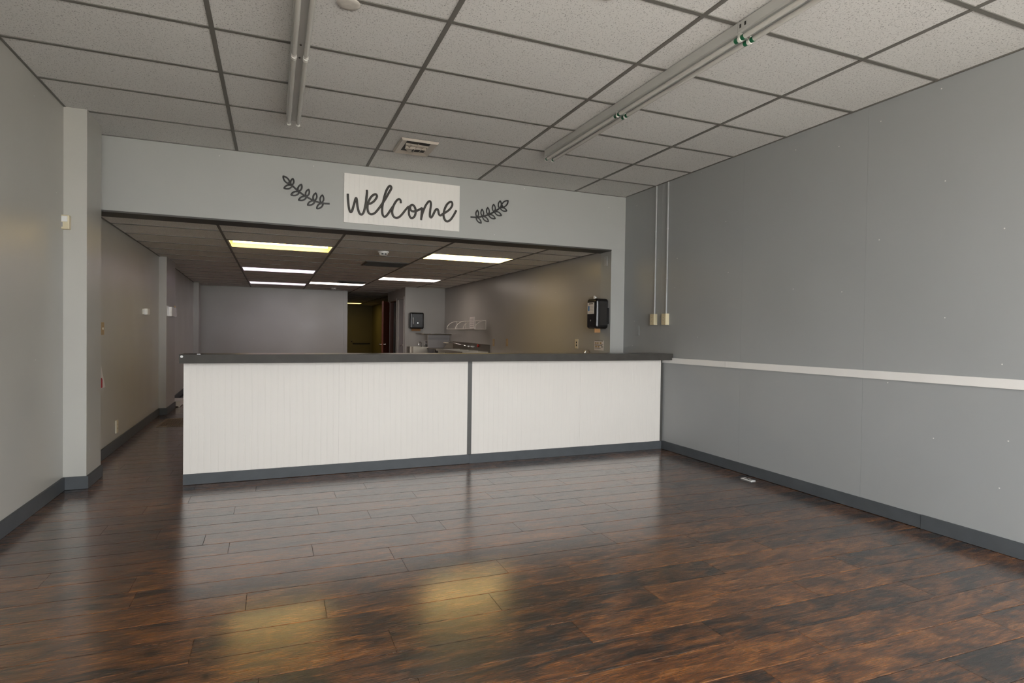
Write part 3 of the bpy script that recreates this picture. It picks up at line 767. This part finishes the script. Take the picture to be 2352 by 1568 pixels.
for dy in (-.022, .022):
    f = B(3.893, 3.921, 3.928+dy-.016, 3.928+dy+.016, 0.006, 0.0085, ch=.001).build('receptacle', dark_slot, fo_)
    B(3.904, 3.910, 3.928+dy-.004, 3.928+dy+.004, 0.0085, 0.011).build('cover_flap', white_pl, f)

# ------------------------------------------------------------------ back room right wall
plate('wall_outlet', XB, 10.24, 1.082, .085, .13, tan, 'tan outlet plate right beside the sink backsplash', 'outlet', kind='outlet', emat=beige)
plate('wall_outlet', XB, 9.56, 1.10, .085, .13, tan, 'tan outlet plate standing alone between the sink and the white outlet', 'outlet', kind='outlet', emat=beige)
plate('wall_outlet', XB, 7.00, 1.135, .085, .13, ivory, 'ivory outlet plate with dark sockets before the large towel dispenser', 'outlet', kind='outlet', emat=dark_slot)

# big black towel dispenser by the post
dp = empty('towel_dispenser', (XB-.09, 6.31, 1.335), 'large black paper towel dispenser with printed notice, beside the post', 'towel dispenser')
B(XB-.185, XB-.0005, 6.19, 6.43, 1.340, 1.715, ch=.035).build('body', black_gloss, dp)
B(XB-.140, XB-.02, 6.1865, 6.191, 1.385, 1.68, ch=.0015).build('window', smoke_lens, dp)
B(XB-.030, XB-.002, 6.181, 6.194, 1.40, 1.60, ch=.003).build('hinge', black_gloss, dp)
B(XB-.165, XB-.085, 6.25, 6.255, 1.293, 1.345).build('towel', kraft, dp)
nt_ = B(XB-.1875, XB-.1855, 6.235, 6.395, 1.525, 1.665).build('notice', paper, dp)
for k, (z, a, b, m_) in enumerate(((1.645, 6.26, 6.36, ink), (1.615, 6.245, 6.335, ink_grey), (1.598, 6.245, 6.335, ink_grey), (1.58, 6.245, 6.335, ink_grey), (1.563, 6.245, 6.335, ink_grey), (1.542, 6.245, 6.375, ink_grey))):
    B(XB-.188, XB-.1874, a, b, z, z+(.010 if k == 0 else .003)).build('print_line', m_, nt_)
B(XB-.1882, XB-.1874, 6.345, 6.380, 1.560, 1.625).build('picture', ink_blue, nt_)
MB().lathe([(.012, 0), (.012, -.004), (.005, -.006)], (XB-.186, 6.31, 1.44), 'x', 12).build('lock', chrome, dp)
hk = MB().lathe([(.008, -.0005), (.010, -.018), (.022, -.024), (.022, -.034), (.010, -.040)], (XB, 6.50, 1.745), 'x', 18)
tag(hk.build('wall_hook', white_pl), 'small round white hook above the large towel dispenser', 'hook')
pn = empty('hand_washing_notice', (XB, 6.42, 1.065), 'small printed picture notice below the large towel dispenser', 'notice')
B(XB-.003, XB-.0005, 6.305, 6.525, 1.066, 1.192).build('sheet', paper, pn)
for (a, b, z0, z1, m_) in ((6.31, 6.52, 1.183, 1.190, ink), (6.33, 6.515, 1.130, 1.137, ink), (6.37, 6.515, 1.090, 1.096, ink),
                           (6.47, 6.505, 1.147, 1.170, ink_skin), (6.42, 6.455, 1.147, 1.170, ink_skin), (6.35, 6.39, 1.147, 1.172, ink_skin),
                           (6.46, 6.505, 1.103, 1.124, ink_skin), (6.40, 6.44, 1.103, 1.124, ink_skin), (6.31, 6.36, 1.104, 1.123, ink_grey), (6.31, 6.35, 1.141, 1.146, ink)):
    B(XB-.0038, XB-.0028, a, b, z0, z1).build('print_block', m_, pn)

def gooseneck(mb, p, h, reach, r, direction, seg=10):
    d = Vector(direction); p = Vector(p); R_ = reach/2
    pts = [p, p+Vector((0, 0, h*.5)), p+Vector((0, 0, h-R_))]
    for k in range(1, 13):
        a = math.pi*k/12
        pts.append(p+Vector((0, 0, h-R_))+d*(R_-R_*math.cos(a))+Vector((0, 0, R_*math.sin(a))))
    pts.append(pts[-1]+Vector((0, 0, -.03)))
    return mb.tube(pts, r, seg)
hs = empty('hand_sink', (3.68, 6.60, 0.80), 'wall hand sink behind the counter, only its arched faucet showing', 'sink')
def basin(x0, x1, y0, y1, z0, z1, t=.012):
    m = MB().box(x0, x1, y0, y1, z0, z0+t)
    m.box(x0, x0+t, y0, y1, z0+t, z1).box(x1-t, x1, y0, y1, z0+t, z1).box(x0+t, x1-t, y0, y0+t, z0+t, z1).box(x0+t, x1-t, y1-t, y1, z0+t, z1)
    return m
basin(3.42, 3.845, 6.42, 6.82, 0.72, 0.90).build('basin', steel, hs)
fa = gooseneck(MB(), (3.835, 6.60, .86), .205, .085, .009, (-1, 0, 0)).build('faucet', chrome, hs)
MB().lathe([(.014, 0), (.014, .03), (.010, .04)], (3.835, 6.60, .845), 'z', 14).build('spout_base', chrome, fa)

# three-compartment sink along the wall
sk = empty('compartment_sink', (3.55, 11.6, 0), 'long stainless sink with tall backsplash and spray faucet', 'sink')
MB().prism_ax([(10.38, .90), (12.86, .90), (12.86, 1.058), (10.38, 1.034)], XB-.022, XB-.002, 'x').build('backsplash', steel_dk, sk)
MB().prism_ax([(3.60, .90), (3.828, .90), (3.828, 1.054), (3.75, 1.054)], 12.846, 12.858, 'y').build('side_splash', steel_dk, sk)
for k in range(3): basin(3.32, 3.82, 10.45+k*.62, 11.03+k*.62, 0.60, 0.90).build('bowl', steel, sk)
B(3.28, 3.826, 12.30, 13.10, 0.885, 0.900, ch=.003).build('drainboard', steel_dk, sk)
B(3.28, 3.32, 10.40, 12.30, 0.86, 0.902, ch=.003).build('rim', steel, sk)
for (x, y) in ((3.36, 10.5), (3.36, 12.7), (3.78, 10.5), (3.78, 12.7)):
    MB().tube([(x, y, 0), (x, y, .885)], .02, 10).build('leg', steel, sk)
fa = empty('spray_faucet', (3.80, 11.75, .95), 'chrome faucet with cross handles on the sink backsplash', 'faucet')
MB().tube([(3.80, 11.60, .975), (3.80, 11.90, .975)], .018, 12).build('body', chrome, fa)
for y in (11.62, 11.88):
    h_ = MB().tube([(3.826, y, .975), (3.77, y, .975)], .016, 10).build('valve', chrome, fa)
    MB().tube([(3.77, y-.04, .985), (3.77, y+.04, .985)], .008, 8).build('handle', chrome, h_)
MB().tube(smooth_path([(3.78, 11.75, .98), (3.72, 11.85, 1.00), (3.62, 12.15, 1.035), (3.57, 12.35, 1.045), (3.56, 12.38, 1.01)], 4), .011, 10).build('spout', chrome, fa)
B(3.53, 3.59, 12.36, 12.62, 1.015, 1.04, ch=.008).build('spray_head', ivory, fa)
vl = MB().lathe([(.028, -.004), (.032, -.015), (.026, -.026)], (XB-.022, 11.06, 1.00), 'x', 12)
tag(vl.build('valve_handle', valve_red), 'red valve handle on the sink backsplash', 'valve')

# wire rack with a card, above the sink
rk = empty('wire_rack', (3.72, 11.6, 1.32), 'white wire rack with curved rods above the long sink', 'rack')
bk = MB()
for z in (1.335, 1.505): bk.tube([(XB-.008, 10.67, z), (XB-.008, 12.60, z)], .0065, 8)
for y in (10.67, 11.31, 11.95, 12.60): bk.tube([(XB-.008, y, 1.335), (XB-.008, y, 1.505)], .0065, 8)
bk.build('back_frame', wire, rk)
sh = MB()
for k in range(9):
    x = XB-.02-k*.026; sh.tube([(x, 10.67, 1.328), (x, 12.60, 1.328)], .0035, 6)
sh.build('shelf_wires', wire, rk)
MB().tube([(3.620, 10.67, 1.335), (3.620, 12.60, 1.335)], .008, 8).build('front_rail', wire, rk)
for y in (10.67, 11.40, 11.95, 12.60):
    pts = [(XB-.012-.23*math.sin(a), y, 1.333+.172*math.cos(a)) for a in [math.pi/2*k/9 for k in range(10)]]
    MB().tube(pts, .007, 8).build('curved_rod', wire, rk)
cd = MB().box(3.590, 3.600, 10.64, 10.92, 1.345, 1.570, ch=.003)
cdo = tag(cd.build('price_card', paper), 'white printed card clipped to the front of the wire rack', 'card')
for k in range(5): B(3.5892, 3.5905, 10.68, 10.88, 1.38+k*.036, 1.389+k*.036).build('print_line', ink_grey, cdo)

# low screen panel with wire shelf in the alcove
lp = empty('splash_screen', (3.57, 13.2, 0), 'grey upright splash panel between the alcove hand sink and the long sink', 'panel')
B(3.325, 3.845, 13.19, 13.215, 0.0, 1.190).build('board', grey_door, lp)
B(3.318, 3.33, 13.185, 13.22, 0.0, 1.195).build('edge_strip', paint_lifted, lp)
ws = empty('wire_shelf', (3.5, 13.3, 1.2), 'chrome wire shelf resting across the grey splash panel', 'shelf')
for y in (13.05, 13.60): MB().tube([(3.13, y, 1.224), (3.845, y, 1.224)], .007, 8).build('rail', steel, ws)
MB().tube([(3.13, 13.05, 1.205), (3.845, 13.05, 1.205)], .006, 8).build('rail', steel, ws)
for k in range(24):
    x = 3.15+k*.03; MB().tube([(x, 13.04, 1.233), (x, 13.61, 1.233)], .004, 6).build('wire', chrome, ws)

# alcove: small dispenser and hand sink
d2 = empty('towel_dispenser', (3.12, 13.6, 1.30), 'small far black towel dispenser on the alcove wall', 'towel dispenser')
B(2.955, 3.29, 13.45, 13.649, 1.335, 1.715, ch=.03).build('body', black_gloss, d2)
B(3.01, 3.255, 13.446, 13.452, 1.40, 1.68, ch=.0015).build('window', smoke_lens, d2)
B(3.024, 3.034, 13.442, 13.447, 1.44, 1.60).build('highlight_strip', white_pl, d2)  # plain white strip standing in for a highlight on the smoked window
MB().lathe([(.012, 0), (.012, -.005)], (3.14, 13.446, 1.47), 'y', 12).build('lock', chrome, d2)
B(3.02, 3.23, 13.55, 13.556, 1.283, 1.342).build('towel', kraft, d2)
s2 = empty('hand_sink', (3.2, 13.4, 0.7), 'small stainless hand sink under the far towel dispenser', 'sink')
basin(2.965, 3.315, 13.12, 13.64, 0.70, 0.915, .01).build('basin', steel, s2)
B(2.925, 2.965, 13.30, 13.64, 0.70, 0.912).build('side_splash', steel, s2)
gooseneck(MB(), (3.26, 13.56, .88), .145, .10, .009, (-.8, -.6, 0)).build('faucet', chrome, s2)
sd = empty('soap_dispenser', (3.37, 13.63, .95), 'clear soap pump bottle on the alcove wall above the sink', 'soap dispenser')
B(3.345, 3.405, 13.56, 13.649, 0.935, 1.055, ch=.008).build('bottle', clear_acr, sd)
for k in range(4): B(3.35, 3.40, 13.553, 13.561, 0.945+k*.027, 0.957+k*.027).build('rib', chrome, sd)
# ------------------------------------------------------------------ doors
def casing(y0, y1, x, z, mat, name, label):
    m = MB().box(x-.012, x, y0-.05, y0, 0, z+.05).box(x-.012, x, y1, y1+.05, 0, z+.05).box(x-.012, x, y0, y1, z, z+.05)
    return struct(m.build(name, mat), label, 'door trim')
casing(13.80, 14.50, 2.88, 2.05, paint_lifted, 'trim_2', 'grey casing of the closed partition door')
casing(14.70, 15.60, 2.88, 2.05, paint_lifted, 'trim_3', 'grey casing of the open partition doorway')
def knob(parent, p, axis, s, mat):
    return MB().lathe([(.028, 0), (.028, s*.004), (.010, s*.008), (.010, s*.035), (.026, s*.044), (.028, s*.058), (.016, s*.068)], p, axis, 16).build('knob', mat, parent)
d1 = empty('door_1', (2.90, 14.15, 0), 'closed grey door in the partition', 'door', kind='structure')
B(2.905, 2.945, 13.803, 14.497, 0.01, 2.047).build('leaf', grey_door, d1)
knob(d1, (2.905, 14.02, 0.93), 'x', -1, chrome)
for z in (.25, 1.05, 1.85): B(2.897, 2.906, 14.48, 14.497, z, z+.09).build('hinge', steel, d1)
jm = MB().box(2.881, 2.979, 15.575, 15.599, 0, 2.03).box(2.881, 2.979, 14.701, 14.725, 0, 2.03).box(2.881, 2.979, 14.725, 15.575, 2.03, 2.049)
struct(jm.build('door_2_jamb', red_wood), 'reddish wooden jamb lining the open doorway', 'door frame')
d2_ = empty('door_2', (2.85, 15.57, 0), 'reddish brown wooden door standing ajar in the passage', 'door', kind='structure')
th = math.radians(21)
hx, hy = 2.868, 15.57
def leaf_xf(p):      # local: u along the leaf from the hinge, v thickness
    u, v = p.x, p.y
    return Vector((hx-u*math.sin(th)+v*math.cos(th)-.04*math.cos(th), hy-u*math.cos(th)-v*math.sin(th)+.04*math.sin(th), p.z))
lf = MB().box(0.01, .83, 0, .042, 0.012, 2.03).xf(leaf_xf).build('leaf', red_wood, d2_)
for s_ in (-1, 1):
    v0 = 0 if s_ < 0 else .042
    MB().lathe([(.028, 0), (.028, s_*.004), (.010, s_*.008), (.010, s_*.035), (.026, s_*.044), (.028, s_*.058), (.016, s_*.068)], (.775, v0, .93), 'y', 16).xf(leaf_xf).build('knob', chrome, d2_)
for z in (.3, 1.1, 1.85): MB().tube([(2.862, 15.575, z), (2.862, 15.575, z+.09)], .008, 8).build('hinge', steel, d2_)
d3 = empty('door_3', (3.405, 24.85, 0), 'olive exit door at the far end of the passage', 'door', kind='structure')
B(2.931, 3.879, 24.83, 24.90, 0.002, 2.0297).build('leaf', paint_rear, d3)
B(2.90, 2.945, 24.775, 24.799, 0, 2.07).build('frame_side', paint_rear, d3)
B(2.945, 3.83, 24.775, 24.799, 2.02, 2.07).build('frame_head', paint_rear, d3)
for (z0, z1) in ((.15, .66), (.78, 1.86)):
    m_ = MB().box(3.04, 3.77, 24.823, 24.83, z0, z0+.025).box(3.04, 3.77, 24.823, 24.83, z1-.025, z1).box(3.04, 3.065, 24.823, 24.83, z0+.025, z1-.025).box(3.745, 3.77, 24.823, 24.83, z0+.025, z1-.025)
    m_.build('moulding', paint_rear, d3)
B(3.05, 3.76, 24.785, 24.81, .715, .745).build('push_bar', dark_slot, d3)
knob(d3, (3.005, 24.83, .82), 'y', -1, chrome)

# ------------------------------------------------------------------ left side small things
sn = empty('motion_sensor', (-1.48, 5.49, 2.02), 'cream motion sensor high on the nearest pillar', 'sensor')
B(-1.522, -1.462, 5.443, 5.4905, 2.028, 2.138, ch=.007).build('case', cream, sn)
B(-1.512, -1.473, 5.439, 5.444, 2.085, 2.128, ch=.002).build('lens', white_pl, sn)
B(-1.514, -1.504, 5.4405, 5.4435, 2.045, 2.080).build('label_strip', ink_grey, sn)
def lwx(y):
    for (xa, ya), (xb_, yb_) in zip(LW[:-1], LW[1:]):
        if ya <= y <= yb_: return xa+(xb_-xa)*(y-ya)/(yb_-ya)
th_ = empty('thermostat', (lwx(8.66), 8.66, 1.44), 'white thermostat on the aisle wall before the middle pillar', 'thermostat')
x = lwx(8.66); B(x, x+.012, 8.58, 8.74, 1.445, 1.515, ch=.003).build('base', white_pl, th_)
B(x+.012, x+.055, 8.59, 8.73, 1.440, 1.520, ch=.008).build('cover', white_pl, th_)
plate('light_switch', lwx(6.63)+.0015, 6.63, 1.262, .115, .12, tan, 'tan light switch plate half hidden behind the nearest pillar', 'switch', side=1, kind='switch', emat=ivory)
plate('wall_outlet', lwx(7.21)+.001, 7.21, 0.23, .085, .135, ivory, 'ivory outlet plate low on the aisle wall', 'outlet', side=1, kind='outlet', emat=beige, thick=.012)
fy = empty('flyer', (lwx(6.66), 6.66, .69), 'white flyer with red print peeking out behind the nearest pillar', 'flyer')
x = lwx(6.7)+.004
MB().prism_ax([(6.50, .69), (6.744, .69), (6.655, .815), (6.60, .90), (6.50, .90)], x, x+.0015, 'x').build('sheet', paper, fy)
MB().prism_ax([(6.50, .695), (6.640, .695), (6.640, .77), (6.62, .79), (6.50, .79)], x+.0015, x+.0022, 'x').build('print', ink_red, fy)
ac = empty('brochure_holder', (-1.40, 10.15, 1.45), 'frosted acrylic brochure holder on the side of the middle pillar', 'holder')
B(-1.4495, -1.4450, 9.80, 10.40, 1.452, 1.602).build('back_panel', clear_acr, ac)
B(-1.4100, -1.4060, 9.95, 10.40, 1.450, 1.590).build('front_panel', clear_acr, ac)
for y in (9.95, 10.10, 10.25, 10.398): B(-1.4450, -1.4100, y, y+.003, 1.452, 1.590).build('rib', clear_acr, ac)
B(-1.4450, -1.4100, 9.953, 10.398, 1.450, 1.454).build('bottom', clear_acr, ac)
B(-1.4370, -1.4170, 10.34, 10.38, 1.592, 1.622, ch=.004).build('clip', tan, ac)
rg = empty('floor_register', (-1.235, 8.93, 0), 'brown slotted floor register in the aisle', 'vent')
fm = MB().box(-1.385, -1.085, 8.575, 8.60, .001, .008).box(-1.385, -1.085, 9.265, 9.29, .001, .008).box(-1.385, -1.36, 8.60, 9.265, .001, .008).box(-1.11, -1.085, 8.60, 9.265, .001, .008)
fm.build('frame', brass, rg)
B(-1.36, -1.11, 8.60, 9.265, .0008, .002).build('duct_opening', dark_slot, rg)
for k in range(12):
    xx = -1.352+k*.0205; B(xx, xx+.009, 8.60, 9.265, .002, .0065).build('slat', brass, rg)
for k in range(1, 6): B(-1.36, -1.11, 8.60+k*.111-.004, 8.60+k*.111+.004, .002, .006).build('cross_bar', brass, rg)
bx = empty('white_step_box', (-1.48, 10.80, 0), 'small white footed box on the floor behind the middle pillar', 'box')
m_ = MB()
fp = [(-1.552, .0), (-1.535, .0), (-1.52, .014), (-1.42, .014), (-1.405, .0), (-1.388, .0), (-1.388, .085), (-1.552, .085)]
m_.prism_ax(fp, 10.66, 10.675, 'y').prism_ax(fp, 11.005, 11.02, 'y')
m_.box(-1.552, -1.54, 10.675, 11.005, .012, .085).box(-1.40, -1.388, 10.675, 11.005, .012, .085)
m_.build('body', white_trim, bx)
B(-1.554, -1.380, 10.645, 11.03, .085, .108, ch=.003).build('lid', white_pl, bx)
